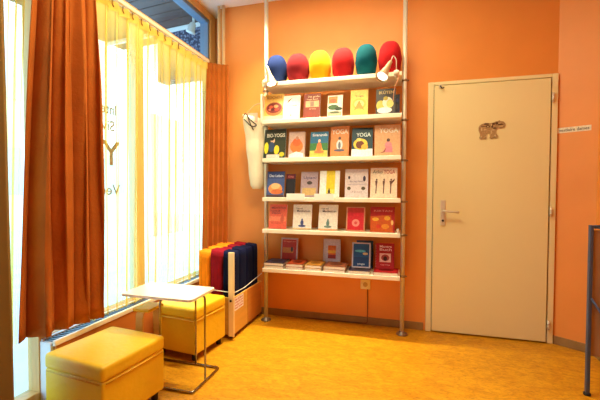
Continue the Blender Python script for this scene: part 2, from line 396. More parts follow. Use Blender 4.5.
# ------------------------------------------------------------ outdoors
OUTG = mat('pale_pavement', (236,230,220), rough=.9, noise=.08, scale=3)
bm = B(); box(bm, -14, -.2, -12, 14, -.3, -.12); struct('ground_street', bm, OUTG)
SOFF = mat('dark_soffit_boards', (92,70,64), rough=.6, noise=.2, scale=6, stretch=(.4,4,1))
bm = B()
MO = Matrix.Translation((-.2,0,0)) @ Matrix.Rotation(math.radians(-7),4,'Z')
for i in range(34):
    y = -4.2+i*.14
    box(bm, -1.62, .12, y, y+.132, 2.97, 2.99, .003, 1, M=MO)
box(bm, -1.62, .12, -4.3, .6, 2.992, 3.05, M=MO)
struct('trim_2', bm, SOFF)
PEB = bpy.data.materials.new('pebble_dash'); PEB.use_nodes = True
nt = PEB.node_tree; b = nt.nodes['Principled BSDF']; b.inputs['Roughness'].default_value = .8
tc = nt.nodes.new('ShaderNodeTexCoord'); vo = nt.nodes.new('ShaderNodeTexVoronoi'); vo.inputs['Scale'].default_value = 42
rp = nt.nodes.new('ShaderNodeValToRGB'); e = rp.color_ramp.elements
e[0].position = .0; e[0].color = (*lin((168,178,206)),1); e[1].position = .6; e[1].color = (*lin((44,54,84)),1)
nt.links.new(tc.outputs['Object'], vo.inputs['Vector']); nt.links.new(vo.outputs['Distance'], rp.inputs['Fac']); nt.links.new(rp.outputs['Color'], b.inputs['Base Color'])
bm = B(); box(bm, -.80, .05, .30, .45, 2.40, 2.95, M=MO); struct('trim_3', bm, PEB)
bm = B(); box(bm, -1.62, .05, .285, .32, 2.925, 2.968, .002, M=MO); struct('trim_4', bm, mat('white_batten', (236,238,240)))
# outdoor spotlight
t = thing('outdoor_spotlight', 'white spotlight under the soffit seen through the transom window', 'lamp', (-.36,.18,2.96))
bm = B(); tube(bm, [(0,0,0),(0,0,-.07)], .012, 10); obj('stem', bm, mat('white_metal', (228,230,232)), t)
bm = B(); lathe(bm, [(.012,0),(.032,-.02),(.038,-.085),(.048,-.10),(.048,-.11),(.01,-.112)], 18, Matrix.Translation((0,0,-.055)) @ Matrix.Rotation(.35,4,'Y')); obj('lamp_shade', bm, MATS['white_metal'], t)
# facade across the street
bm = B(); box(bm, -10.5,-10, -8, 12, -.3, 7)
FAC = mat('pale_facade', (246,236,222), rough=.9, noise=.05, scale=2)
t = thing('building', 'pale building across the street behind the sheer curtain', 'building', (-10,2,-.12))
o = obj('facade', bm, FAC, t); o.matrix_parent_inverse = Matrix.Translation(-t.location)
for i in range(8):
    for z in (1.0, 4.0):
        bm = B(); y = -6.5+i*2.2
        box(bm, -10.0,-9.96,y,y+1.1,z,z+1.5,.01); o = obj('window', bm, mat('far_window', (200,206,208), rough=.2), t); o.matrix_parent_inverse = Matrix.Translation(-t.location)

# ------------------------------------------------------------ shelving
PX = (.569, 1.743); PY = -.147
SZ = (2.071, 1.758, 1.436, 1.106, .836, .503)
t = thing('shelving_unit', 'tall white shelving unit on two floor to ceiling aluminium poles', 'shelving', (1.156,PY,0))
def sp(name, bm, m): 
    o = obj(name, bm, m, t); o.matrix_parent_inverse = Matrix.Translation(-t.location); return o
for x in PX:
    bm = B(); tube(bm, [(x,PY,.012),(x,PY,H-.01)], .0175, 18); p = sp('pole', bm, METAL)
    bm = B(); lathe(bm, [(.020,.03),(.022,.02),(.042,.012),(.046,.004),(.046,0)][::-1], 24, Matrix.Translation((x,PY,0))); sp('pole_foot', bm, mat('dark_foot_metal', (120,104,90), metal=.5, rough=.4))
    bm = B(); lathe(bm, [(.03,H-.012),(.03,H)], 20, Matrix.Translation((x,PY,0))); sp('pole_cap', bm, METAL)
for k, z in enumerate(SZ):
    bm = B(); box(bm, .592, 1.722, -.30, -.02, z-.033, z, .003); sp('shelf', bm, SHELF)
    for x, s in ((PX[0],1),(PX[1],-1)):
        bm = B(); tube(bm, [(x,PY,z-.036),(x,PY,z-.020)], .0225, 16)
        tube(bm, [(x-.034*s,PY,z-.028),(x+.03*s,PY,z-.028)], .0055, 8)
        sp('pole_clamp', bm, mat('bracket_metal', (150,128,104), metal=.6, rough=.35))
bm = B(); box(bm, .574,.589,-.30,-.19,1.735,1.975,.003); sp('side_panel', bm, SHELF)

# zafu cushions standing on edge
def zafu(col, label, x, w, h, seed):
    rnd = random.Random(seed)
    t = thing('meditation_cushion', label, 'cushion', (x,-.165,2.0715), 0, 'round cushions on the top shelf')
    R = h/2; bm = B(); n = 56
    prof = []
    for i in range(15):
        a = i/14; u = -1+2*a
        r = (1-abs(u)**2.6)**.48 if abs(u) < 1 else 0
        prof.append((max(r,.02)*R, u*w/2))
    rings = []
    for r, xx in prof:
        row = []
        for i in range(n):
            a = 2*PI*i/n; k = 1+.018*math.cos(a*28)*(r/R)
            zz = R+math.sin(a)*r*k
            zz = max(zz, 0.0)
            row.append(bm.verts.new((xx, math.cos(a)*r*k*.46*1.0 if False else math.cos(a)*r*k*.82, zz)))
        rings.append(row)
    skinr(bm, rings, 0)
    m = mat('cushion_cotton_%d_%d_%d' % col, col, rough=.92, noise=.1, scale=12, bump=.2, bscale=120, sheen=.2, spec=.1)
    obj('cover', bm, m, t, smooth=True)
    bm = B(); box(bm, -.012,.012,-.004,.004,-.018,.022,.004, M=Matrix.Translation((w*.05,.10,h*.45)))
    obj('handle_strap', bm, m, t)
W = .186
for col, nm, px, h, wd in (((24,40,88),'navy blue round cushion at the left end of the top shelf',.676,.262,.180), ((112,24,30),'dark maroon round cushion between the navy and the yellow one',.866,.258,.196),
        ((226,158,20),'yellow round cushion on the top shelf',1.058,.262,.184), ((160,26,28),'red round cushion between the yellow and the teal one',1.252,.268,.190),
        ((4,66,76),'teal round cushion on the top shelf',1.441,.276,.180), ((164,24,28),'red round cushion at the right end of the top shelf',1.628,.280,.186)):
    zafu(col, nm, px, wd, h, int(px*100))

# ------------------------------------------------------------ books
def shapes(bm, art, w, h, mats, M):
    def mi(c):
        m = flat(c)
        if m not in mats: mats.append(m)
        return mats.index(m)
    lay = .0004
    for a in art:
        k = a[0]; lay += .00012
        MM = M @ Matrix.Translation((0,0,lay))
        if k == 'r':
            _, c, u0, u1, v0, v1 = a; poly(bm, [(u0*w,v0*h),(u1*w,v0*h),(u1*w,v1*h),(u0*w,v1*h)], MM, .0001, mi(c))
        elif k == 'e':
            _, c, u, v, ru, rv = a; poly(bm, ell(u*w, v*h, ru*w, rv*h, 18), MM, .0001, mi(c))
        elif k == 'p':
            poly(bm, [(u*w, v*h) for u, v in a[2]], MM, .0001, mi(a[1]))
        elif k == 't':
            _, c, s, u0, u1, v0, v1 = a; add_text(bm, s, MM @ Matrix.Translation((0,0,.0001)), u0*w, u1*w, v0*h, v1*h, mi(c), .01)
def book(label, x, y, z, w, h, th, col, art, lean=10, rz=0, group=None, lying=False, spiral=False, name='book', pagecol=None):
    t = thing(name, label, 'book', (x, y, z if lying else z+th*math.sin(math.radians(lean))), math.radians(rz), group)
    if lying: R = Matrix.Translation((0,0,th)) 
    else: R = Matrix.Rotation(math.radians(-lean),4,'X') @ Matrix.Rotation(PI/2,4,'X')
    # local: x right, y up the cover, z out of the cover (towards viewer)
    mats = [flat(col)]
    bm = B(); ct = .0012
    box(bm, 0, w, 0, h, -ct, 0, M=R); box(bm, 0, w, 0, h, -th, -th+ct, M=R); box(bm, 0, ct*1.4, 0, h, -th, 0, M=R)
    shapes(bm, art, w, h, mats, R)
    obj('cover', bm, mats, t)
    bm = B(); box(bm, ct*1.4, w-.002, .002, h-.002, -th+ct, -ct, M=R); obj('page_block', bm, PAGES if not pagecol else flat(pagecol), t)
    if spiral:
        bm = B()
        for i in range(14):
            yy = h*(.06+i*.065)
            pts = [R @ Vector((.002+.005*math.cos(a*PI/4), yy, -th/2+(.004+th/2)*math.sin(a*PI/4))) for a in range(9)]
            tube(bm, pts, .0012, 5)
        obj('spiral_binding', bm, METAL, t)
    return t
K = (30,24,30); Wt = (250,246,236)
def figure_lotus(c, u, v, s, body=None):
    body = body or c
    return [('e', c, u, v+.30*s, .055*s, .05*s), ('e', body, u, v+.15*s, .10*s, .13*s), ('e', body, u, v, .24*s, .055*s)]
S = SZ
by = -.262
rows = [
 # shelf 2
 (S[1], [
  ('cookbook with a bowl of red curry under a yellow heading', .588, .170, .232, .012, (228,188,92), [('r',(246,226,170),.0,1,.0,.16),('r',(216,160,60),.05,.95,.78,.95),('t',(120,60,20),'KOCHEN',.12,.88,.82,.92),('e',(190,110,60),.52,.42,.46,.27),('e',(120,34,20),.52,.46,.40,.20),('e',(206,84,50),.35,.50,.10,.06),('e',(226,150,90),.62,.52,.12,.06),('e',(196,60,36),.66,.40,.11,.06),('e',(80,20,14),.45,.40,.1,.05),('e',(220,130,100),.30,.40,.07,.04)]),
  ('white book with a brown feather stroke on the cover', .758, .146, .208, .016, (250,244,232), [('p',(110,50,34),[(.22,.66),(.30,.80),(.52,.90),(.36,.76)]),('t',(120,110,110),'Ayurveda',.2,.8,.52,.60),('e',(120,60,50),.48,.16,.05,.025)]),
  ('reddish brown book with pale pictures and a thick white page edge', .937, .140, .210, .026, (146,54,34), [('r',(222,180,130),.12,.92,.44,.70),('r',(160,120,100),.40,.62,.46,.68),('t',(244,214,170),'Das große',.25,.95,.82,.92),('t',(244,214,170),'Yoga Buch',.15,.85,.72,.80),('t',(226,180,140),'der Küche',.35,.75,.34,.40)]),
  ('small white book with an orange sky above green hills', 1.138, .123, .184, .012, (248,240,220), [('r',(238,140,60),.06,.66,.62,.94),('e',(222,100,50),.36,.74,.24,.10),('e',(60,96,44),.40,.44,.36,.12),('e',(34,60,30),.74,.36,.26,.08),('r',(200,190,150),.05,.95,.05,.22),('e',(90,100,70),.5,.2,.35,.05)]),
  ('yellow book with olive ornament and a white page edge', 1.326, .138, .216, .014, (240,206,84), [('t',(120,100,60),'Yoga',.25,.75,.70,.80),('e',(214,184,60),.5,.45,.40,.22),('e',(246,226,130),.5,.45,.28,.15),('p',(180,150,50),[(.2,.2),(.5,.6),(.8,.2),(.5,.3)])]),
  ('dark book with white and gold blossoms on the cover', 1.525, .150, .208, .012, (44,30,24), [('t',(226,196,120),'BLÜTEN',.15,.90,.80,.94),('e',(214,190,70),.25,.35,.22,.2),('e',(250,240,214),.6,.45,.26,.22),('e',(232,214,110),.72,.40,.18,.16),('e',(252,246,236),.45,.15,.38,.12),('e',(190,170,60),.5,.62,.12,.08)]),
 ]),
 (S[2], [
  ('dark green book with a seated man in yellow light', .584, .196, .254, .014, (34,44,28), [('r',(226,226,210),.0,.0,.0,.0) if False else ('r',(52,56,30),.0,1,.25,.6),('t',(240,236,214),'BIO-YOGIS',.12,.95,.72,.85),('e',(230,214,30),.12,.35,.10,.20),('e',(232,210,40),.60,.28,.12,.16),('e',(226,186,150),.40,.60,.10,.09),('e',(30,22,20),.36,.66,.09,.06),('e',(50,70,110),.36,.38,.13,.18),('r',(232,206,196),.15,.75,.0,.12),('e',(200,190,30),.85,.12,.12,.08)]),
  ('grey pink book with a monk in orange robes', .806, .140, .224, .028, (206,170,156), [('e',(238,120,50),.5,.42,.40,.26),('e',(226,100,40),.5,.58,.26,.16),('e',(196,130,100),.52,.74,.10,.07),('p',(250,246,240),[(.05,.10),(.5,.22),(.95,.14),(.95,.0),(.05,.0)])]),
  ('blue green book with a swami before a bright landscape', .992, .152, .216, .014, (40,110,150), [('r',(60,120,60),.0,1,.25,.55),('r',(226,200,90),.0,1,.0,.25),('p',(236,180,70),[(.25,.1),(.5,.65),(.85,.1)]),('t',(244,246,250),'Sivananda',.12,.95,.82,.93),('e',(240,210,180),.52,.64,.07,.06),('e',(232,120,60),.52,.38,.14,.20),('e',(214,120,70),.52,.20,.28,.06)]),
  ('tan book titled YOGA with a white lotus figure', 1.164, .150, .254, .022, (222,138,76), [('t',(250,232,210),'YOGA',.06,.94,.74,.90),('e',(90,66,56),.5,.60,.08,.05),('e',(214,214,214),.5,.38,.17,.17),('e',(110,110,120),.5,.36,.07,.12),('e',(90,90,110),.5,.20,.30,.04)]),
  ('dark teal book titled YOGA above a figure glowing yellow', 1.338, .166, .234, .016, (12,58,72), [('r',(250,250,246),.0,1,.0,.25),('t',(226,240,236),'YOGA',.22,.90,.68,.82),('e',(236,200,60),.42,.42,.34,.20),('e',(110,50,20),.40,.40,.20,.14),('e',(246,226,120),.34,.58,.12,.06),('e',(240,180,60),.62,.32,.16,.10)]),
  ('large beige book titled YOGA with a woman in pink', 1.518, .198, .250, .016, (226,172,124), [('t',(252,240,220),'YOGA',.18,.92,.74,.90),('e',(70,40,34),.54,.50,.065,.055),('e',(236,140,150),.54,.33,.14,.12),('p',(232,130,146),[(.30,.10),(.48,.30),(.70,.28),(.70,.10)]),('p',(150,90,60),[(.20,.08),(.36,.14),(.46,.26),(.40,.10)])]),
 ]),
 (S[3], [
  ('blue book with an orange mountain of clouds', .612, .156, .222, .012, (70,90,150), [('r',(40,60,120),.0,1,.72,1),('t',(226,232,246),'Das Leben',.12,.92,.78,.88),('e',(232,150,80),.5,.32,.40,.22),('e',(244,190,130),.5,.42,.26,.12),('e',(214,110,50),.6,.20,.34,.10),('r',(90,60,60),.0,1,.0,.08)]),
  ('narrow black and maroon book partly behind the blue cloud book', .775, .082, .200, .012, (24,18,22), [('r',(110,24,34),.0,1,.78,1),('t',(220,130,110),'Gita',.2,.8,.84,.93)]),
  ('lilac grey book with dark brush lettering', .915, .144, .216, .014, (174,150,158), [('t',(70,60,110),'Upani',.15,.9,.68,.82),('e',(70,60,60),.52,.56,.16,.07),('r',(206,172,110),.1,.9,.08,.36)]),
  ('white book with a yellow stripe and small meditating figure', 1.074, .166, .222, .018, (246,244,238), [('r',(236,206,40),.34,.78,.3,1),('r',(240,216,90),.34,.78,.12,.3)]+figure_lotus((60,40,40),.5,.12,.6)),
  ('white lavender book with four small yoga poses', 1.286, .184, .234, .014, (222,208,208), [('e',(50,40,70),.18,.70,.05,.06),('e',(50,40,70),.84,.66,.06,.10),('e',(90,80,60),.18,.32,.08,.06),('e',(90,80,60),.80,.32,.09,.06),('t',(140,120,150),'the yoga book',.2,.8,.52,.60),('r',(200,186,196),.1,.9,.44,.47),('t',(150,130,140),'of poses',.25,.75,.16,.22)]),
  ('large cream book with three standing yoga poses', 1.487, .206, .240, .016, (238,214,184), [('t',(196,60,60),'YOGA',.50,.92,.80,.94),('t',(110,90,80),'Atlas',.08,.46,.82,.92)]+[q for u in (.22,.50,.76) for q in (('e',(90,60,54),u+.02,.60,.03,.035),('p',(110,70,60),[(u-.04,.56),(u+.05,.56),(u+.03,.36),(u+.02,.14),(u-.02,.14),(u-.01,.36)]))]+[('p',(110,70,60),[(.74,.5),(.92,.64),(.9,.56),(.78,.44)])]),
 ]),
 (S[4], [
  ('salmon red book with brown handwriting, first on its shelf', .634, .158, .208, .014, (232,96,66), [('t',(120,50,50),'MEDITATION',.12,.92,.82,.90),('t',(120,50,50),'und',.12,.60,.70,.77),('t',(120,50,50),'YOGA',.12,.65,.60,.67),('r',(240,130,90),.0,1,.30,.5),('e',(214,90,60),.75,.4,.1,.2),('t',(190,70,50),'Sivananda',.15,.7,.2,.26)]),
  ('white booklet with a blue seated figure and black heading', .848, .160, .210, .012, (248,236,224), [('t',(30,26,40),'Yoga und',.15,.50,.80,.87),('t',(30,26,40),'Meditation',.2,.92,.70,.78),('r',(232,196,150),.0,1,.0,.06)]+figure_lotus((70,80,140),.5,.14,.85)),
  ('white booklet with a grey green seated figure and black heading', 1.068, .160, .212, .012, (248,236,222), [('t',(30,26,40),'Yoga und',.12,.50,.80,.87),('t',(30,26,40),'Meditation',.2,.92,.70,.78),('r',(236,180,130),.0,1,.0,.06)]+figure_lotus((110,140,130),.5,.14,.85)),
  ('bright red book with a round pale emblem', 1.296, .152, .198, .012, (214,150,110), [('r',(214,38,50),.08,.94,.05,.96),('r',(190,50,40),.08,.94,.76,.96),('e',(240,150,140),.52,.34,.20,.15),('e',(222,80,80),.52,.34,.08,.06)]),
  ('red book with gold figures beside the bright red one', 1.490, .188, .200, .014, (178,34,34), [('t',(222,150,130),'KIRTAN',.15,.90,.80,.88),('p',(206,90,30),[(.0,.0),(.0,.62),(.85,.68),(.95,.0)]),('e',(240,180,60),.22,.50,.14,.07),('e',(236,170,50),.70,.55,.12,.09),('e',(226,140,40),.62,.22,.16,.10),('e',(210,60,40),.35,.22,.10,.08),('e',(244,200,120),.9,.38,.05,.1)]),
 ]),
]
groups = ['books on the second shelf', 'books on the third shelf', 'books on the fourth shelf', 'books on the fifth shelf']
where = ['on the second shelf from the top', 'on the third shelf from the top', 'on the fourth shelf from the top', 'on the fifth shelf from the top']
for (z, bs), g in zip(rows, groups):
    for i, (lab, x, w, h, th, col, art) in enumerate(bs):
        y = by; 
        if 'partly behind' in lab: y = -.238
        book(lab, x, y, z+.0015, w, h, th, col, art, lean=11, rz=(-2.5,1.5,-1.5,2,0,-1)[(i*5+int(z*10))%6], group=g)
book('dark navy book half hidden behind the blossom book', 1.655, -.232, S[1]+.0015, .052, .160, .012, (24,26,52), [('e',(70,60,60),.5,.4,.3,.15),('e',(60,60,120),.6,.7,.2,.1)], lean=6, group=groups[0])
book('brown orange book leaning behind the blue cloud book on the fourth shelf', .748, -.262, S[3]+.0015, .026, .075, .010, (150,70,40), [('e',(226,130,70),.5,.5,.35,.3)], lean=8, group=groups[3-1]) if False else None
# bottom shelf: standing books at the back
LV = (206,190,200)
book('red booklet in a pale border standing at the back of the bottom shelf', .680, -.080, S[5]+.0015, .158, .232, .010, LV, [('r',(184,44,34),.08,.92,.08,.94),('r',(206,130,60),.12,.75,.42,.62),('e',(40,30,50),.66,.56,.07,.10),('t',(230,140,110),'Bhagavad',.15,.85,.82,.89)], lean=8, group='books on the bottom shelf')
book('lavender booklet with a small orange sunset picture', 1.072, -.080, S[5]+.0015, .152, .236, .014, LV, [('r',(226,110,30),.28,.74,.28,.76),('r',(150,30,24),.28,.74,.28,.42),('r',(244,190,60),.28,.74,.48,.58)], lean=8, group='books on the bottom shelf')
book('blue booklet in a pale border with a seascape', 1.340, -.205, S[5]+.030, .150, .205, .012, LV, [('r',(24,84,140),.07,.93,.05,.95),('r',(20,60,110),.07,.93,.05,.42),('e',(90,190,210),.45,.66,.30,.05),('e',(220,190,140),.72,.56,.14,.05),('t',(226,230,240),'yoga',.3,.7,.1,.17)], lean=12, group='books on the bottom shelf')
book('blue booklet nearly hidden behind the seascape booklet', 1.362, -.080, S[5]+.0015, .142, .235, .010, (34,70,120), [], lean=8, group='books on the bottom shelf')
book('dark red spiral bound book with a round portrait picture', 1.530, -.195, S[5]+.0315, .148, .205, .012, (170,26,40), [('t',(246,220,214),'Mantra',.22,.86,.82,.92),('t',(246,220,214),'Buch',.22,.86,.70,.80),('r',(236,196,180),.22,.82,.26,.60),('e',(170,70,70),.52,.43,.22,.13),('e',(50,20,24),.52,.40,.10,.09),('t',(240,170,160),'Yoga Vidya',.25,.78,.12,.18)], lean=10, spiral=True, group='books on the bottom shelf')
lying = [(.604, .172, (46,46,70), 'navy covered'), (.800, .146, (176,70,30), 'rust covered'), (.965, .138, (196,140,54), 'ochre covered'), (1.122, .178, (150,90,60), 'brown covered'), (1.322, .172, (48,40,60), 'dark grey covered'), (1.520, .190, (176,24,36), 'crimson covered')]
pos = ['at the left end of the bottom shelf', 'right of the navy ones on the bottom shelf', 'in the middle of the bottom shelf', 'in front of the lavender booklet', 'below the seascape booklet', 'below the dark red spiral book']
for (x, w, c, nm), ps in zip(lying, pos):
    z = S[5]+.0008
    n = 2 if x not in (1.322, 1.520) else 1
    th = .024 if n == 2 else .026
    c2 = tuple(min(255, int(v*1.15+12)) for v in c)
    for k in range(n):
        top = (k == n-1)
        lab = nm+' booklet lying flat '+ps if n == 1 else nm+(' upper' if top else ' lower')+' booklet lying flat '+ps
        book(lab, x, -.295, z, w, .20 if n == 2 else .18, th-.001, c, [('r',c2,.08,.92,.1,.9),('e',tuple(max(0,v-30) for v in c),.5,.5,.3,.25)], lying=True, rz=0, group='booklets lying on the bottom shelf')
        z += th
# price cards
for x, w, lab in ((.808,.155,'long white card on the edge of the fourth shelf below the lilac book'),(1.045,.16,'long white card on the edge of the fourth shelf below the yellow striped book')):
    bm = B(); box(bm, x, x+w, -.305,-.3015, S[3]-.020, S[3]+.034)
    box(bm, x, x+w, -.3015,-.262, S[3]+.001, S[3]+.003)
    tag(obj('shelf_card', bm, mat('white_card', (252,248,238), rough=.5)), lab, 'card')
bm = B(); box(bm, 1.694,1.712,-.29,-.255,S[4]+.001,S[4]+.034,.002); box(bm, 1.698,1.708,-.25,-.20,S[4]+.001,S[4]+.006,.001)
tag(obj('book_stand', bm, mat('pale_acrylic', (232,214,196), rough=.2)), 'small pale stand at the right end of the fifth shelf', 'stand')

# ------------------------------------------------------------ clamp lamps
def clamp_lamp(label, face, tip, clip, stem_end):
    face, tip, clip, stem_end = map(Vector, (face, tip, clip, stem_end))
    t = thing('clamp_lamp', label, 'lamp', clip, 0, 'clamp lamps on the shelving')
    d = (face-tip); Ln = d.length; q = d.to_track_quat('Z','Y').to_matrix().to_4x4()
    M = Matrix.Translation(tip-clip) @ q
    sh = mat('lamp_shade_metal', (186,158,124), rough=.35, metal=.5)
    bm = B()
    prof = [(.010,0),(.014,.01),(.021,Ln*.45),(.035,Ln*.78),(.048,Ln*.97),(.051,Ln),(.047,Ln),(.040,Ln*.95),(.028,Ln*.78),(.01,Ln*.7)]
    lathe(bm, prof, 28, M); obj('lamp_shade', bm, sh, t, smooth=True)
    bm = B(); lathe(bm, [(.008,Ln*.72),(.026,Ln*.84),(.037,Ln*.93),(.034,Ln*.97),(.012,Ln*.995),(.002,Ln)], 24, M)
    obj('bulb', bm, mat('lamp_glow', (255,244,224), emis=5), t, smooth=True)
    bm = B(); tube(bm, fillet([tip-clip, stem_end-clip, Vector((0,0,.10)), Vector((0,0,0))], .03), .0035, 8); obj('stem', bm, METAL, t)
    bm = B(); lathe(bm, [(.006,-.02),(.018,-.014),(.024,0),(.018,.016),(.006,.022)], 18); 
    box(bm, -.01,.01,.018,.026,-.034,.020,.002); box(bm, -.01,.01,.026,.06,.0125,.020,.002); box(bm, -.01,.01,.026,.06,-.034,-.026,.002)
    obj('clip', bm, mat('white_plastic', (240,232,216), rough=.4), t, smooth=False)
    bm = B(); s = -1 if clip.x < 1 else 1
    tube(bm, fillet([(.004,.01,-.01),(.02*1,-.004,-.03),(-.014*1,.0,-.12),(-.022,.03,-.2)], .03), .003, 6); obj('cord', bm, mat('salmon_cord', (226,160,124)), t)
    ld = bpy.data.lights.new('bulb_light', 'SPOT'); ld.energy = 4; ld.color = (1,.86,.66); ld.spot_size = math.radians(115); ld.spot_blend = .6; ld.shadow_soft_size = .03
    lo = bpy.data.objects.new('bulb_light', ld); C.objects.link(lo); lo.parent = t
    lo.matrix_local = M @ Matrix.Translation((0,0,Ln+.012)) @ Matrix.Rotation(PI,4,'X')
clamp_lamp('cone shaped clamp lamp at the left end of the top shelf', (.694,-.345,2.035), (.640,-.325,2.195), (.625,-.330,2.060), (.625,-.33,2.215))
clamp_lamp('cone shaped clamp lamp at the right end of the top shelf', (1.578,-.42,2.00), (1.640,-.35,2.135), (1.680,-.330,2.052), (1.655,-.335,2.185))

# ------------------------------------------------------------ hanging bag
t = thing('canvas_bag', 'long cream cloth bag hanging from the left pole of the shelving', 'bag', (.50,-.12,1.85))
bm = B(); rings = []
for i in range(22):
    v = i/21; z = 1.825-.645*v
    xl = .335+(.415-.335)*v; xr = .545-.008*v
    cx = (xl+xr)/2; rx = (xr-xl)/2; ry = .062-.018*v
    k = 1.0
    if v > .96: k = max(.0, 1-((v-.96)/.04)**2)*.25+.75
    k *= 1+.03*math.sin(v*17)
    row = []
    for j in range(28):
        a = 2*PI*j/28
        wv = 1+.03*math.sin(3*a+v*5)
        row.append(bm.verts.new((cx+math.cos(a)*rx*k*wv, -.115+math.sin(a)*ry*k*wv, z+(.03*math.cos(a)*(-1) if i == 0 else 0))))
    rings.append(row)
for a, b in zip(rings, rings[1:]):
    for i in range(28):
        f = bm.faces.new((a[i],a[(i+1)%28],b[(i+1)%28],b[i])); f.smooth = True
bm.faces.new(rings[-1])
o = obj('bag_body', bm, BAGM, t, smooth=True); o.matrix_parent_inverse = Matrix.Translation(-t.location)
s = o.modifiers.new('cloth', 'SOLIDIFY'); s.thickness = .004
def bp(name, bm, m):
    o = obj(name, bm, m, t); o.matrix_parent_inverse = Matrix.Translation(-t.location); return o
RP = mat('dark_rope', (46,38,34), rough=.8)
bm = B(); tube(bm, fillet([(.352,-.165,1.815),(.385,-.185,1.86),(.42,-.185,1.80),(.50,-.180,1.735),(.44,-.185,1.73),(.37,-.18,1.80)], .03), .0045, 8); bp('rope_loop', bm, RP)
bm = B(); tube(bm, fillet([(.40,-.18,1.84),(.43,-.187,1.76),(.46,-.182,1.70)], .02), .004, 8); bp('rope_strap', bm, RP)
bm = B(); tube(bm, fillet([(.345,-.12,1.83),(.44,-.13,1.93),(.553,-.147,1.95),(.553,-.147,1.86),(.53,-.12,1.80)], .04), .004, 8); bp('hanging_cord', bm, mat('pale_cord', (214,190,150)))
bm = B(); box(bm, .405,.50,-.184,-.180,1.77,1.85,.0015, M=Matrix.Translation((.0,.004,0))); bp('lining_flap', bm, mat('pink_lining', (226,170,150), rough=.9, noise=.08, scale=30))

# ------------------------------------------------------------ ottomans
def ottoman(label, cx, cy, rz, w, h):
    t = thing('ottoman', label, 'ottoman', (cx,cy,0), math.radians(rz), 'yellow cube ottomans')
    a = w/2
    bm = B(); box(bm, -a+.003,a-.003,-a+.003,a-.003,.05,h-.075,.012,3); obj('body', bm, YEL, t)
    bm = B(); vs = box(bm, -a,a,-a,a,h-.078,h,.022,5)
    obj('lid_cushion', bm, YEL, t)
    bm = B(); 
    for sx, sy in ((0,-1),(1,0),(0,1),(-1,0)):
        if sx: tube(bm, [(sx*a*1.003,-a+.02,h-.084),(sx*a*1.003,a-.02,h-.084)], .0035, 6)
        else: tube(bm, [(-a+.02,sy*a*1.003,h-.084),(a-.02,sy*a*1.003,h-.084)], .0035, 6)
    obj('piping', bm, mat('ochre_piping', (214,160,26), rough=.6), t)
    for sx in (-1,1):
        for sy in (-1,1):
            bm = B(); lathe(bm, [(.016,0),(.018,.004),(.018,.05)], 14, Matrix.Translation((sx*(a-.04),sy*(a-.04),0))); obj('foot', bm, DARKM, t)
ottoman('yellow cube ottoman in the foreground, cut by the bottom of the photo', .232,-1.600,-6,.40,.352)
ottoman('yellow cube ottoman behind the white side table', .243,-.835,-6.5,.362,.365)

# side table
t = thing('side_table', 'small white topped side table on thin chrome legs', 'table', (.36,-1.25,0))
def tp(name, bm, m):
    o = obj(name, bm, m, t); o.matrix_parent_inverse = Matrix.Translation(-t.location); return o
bm = B()
x0,x1,y0,y1,r = .118,.597,-1.392,-1.113,.025
pts = []
for cx, cy, a0 in ((x1-r,y0+r,-90),(x1-r,y1-r,0),(x0+r,y1-r,90),(x0+r,y0+r,180)):
    for i in range(6): a = math.radians(a0+i*18); pts.append((cx+r*math.cos(a), cy+r*math.sin(a)))
poly(bm, pts, Matrix.Translation((0,0,.537)), .014); tp('tabletop', bm, TOPM)
bm = B(); tube(bm, fillet([(.374,-1.36,.02),(.374,-1.36,.009),(.585,-1.36,.009),(.588,-1.055,.009),(.10,-1.055,.009)], .022), .0075, 10); tp('base_tube', bm, CHROME)
bm = B(); tube(bm, fillet([(.374,-1.36,.009),(.374,-1.36,.525),(.40,-1.30,.528)], .02), .0065, 10); tp('leg', bm, CHROME)
bm = B(); tube(bm, fillet([(.588,-1.227,.009),(.588,-1.227,.525),(.50,-1.20,.528)], .02), .0065, 10); tp('leg', bm, CHROME)
bm = B(); tube(bm, fillet([(.418,-1.055,.009),(.418,-1.055,.40),(.47,-1.13,.525),(.50,-1.20,.528)], .03), .0065, 10); 
bm.free(); bm = B(); tube(bm, fillet([(.418,-1.055,.009),(.418,-1.055,.505),(.418,-1.12,.527)], .03), .0065, 10); tp('leg', bm, CHROME)
bm = B(); box(bm, .37,.52,-1.31,-1.12,.527,.537,.002); tp('mounting_plate', bm, mat('black_plate', (40,36,34), rough=.5))

# bentwood stool between the ottomans
t = thing('bentwood_stool', 'low bentwood stool tucked behind the side table', 'stool', (.14,-1.22,0))
bm = B(); box(bm, .15,.27,-1.325,-1.185,.425,.445,.008,3); o = obj('seat', bm, YEL, t); o.matrix_parent_inverse = Matrix.Translation(-t.location)
for x in (.185,):
    for s in (-1, 1):
        bm = B(); c = -1.255
        path = fillet([(0,c+s*.02,.420),(0,c+s*.070,.420),(0,c+s*.09,.0)], .045, 7)
        th = .011
        fr = []
        for i, p in enumerate(path):
            dd = (path[min(i+1,len(path)-1)]-path[max(i-1,0)]).normalized(); nn = Vector((0,-dd.z,dd.y))
            if s > 0: nn = -nn
            fr.append([bm.verts.new((x, p.y, p.z)), bm.verts.new((x+.05, p.y, p.z)), bm.verts.new((x+.05, p.y-nn.y*th, p.z-nn.z*th)), bm.verts.new((x, p.y-nn.y*th, p.z-nn.z*th))])
        for v in fr[-1]: v.co.z = 0
        skinr(bm, fr, smooth=False)
        o = obj('leg', bm, PLY, t); o.matrix_parent_inverse = Matrix.Translation(-t.location)

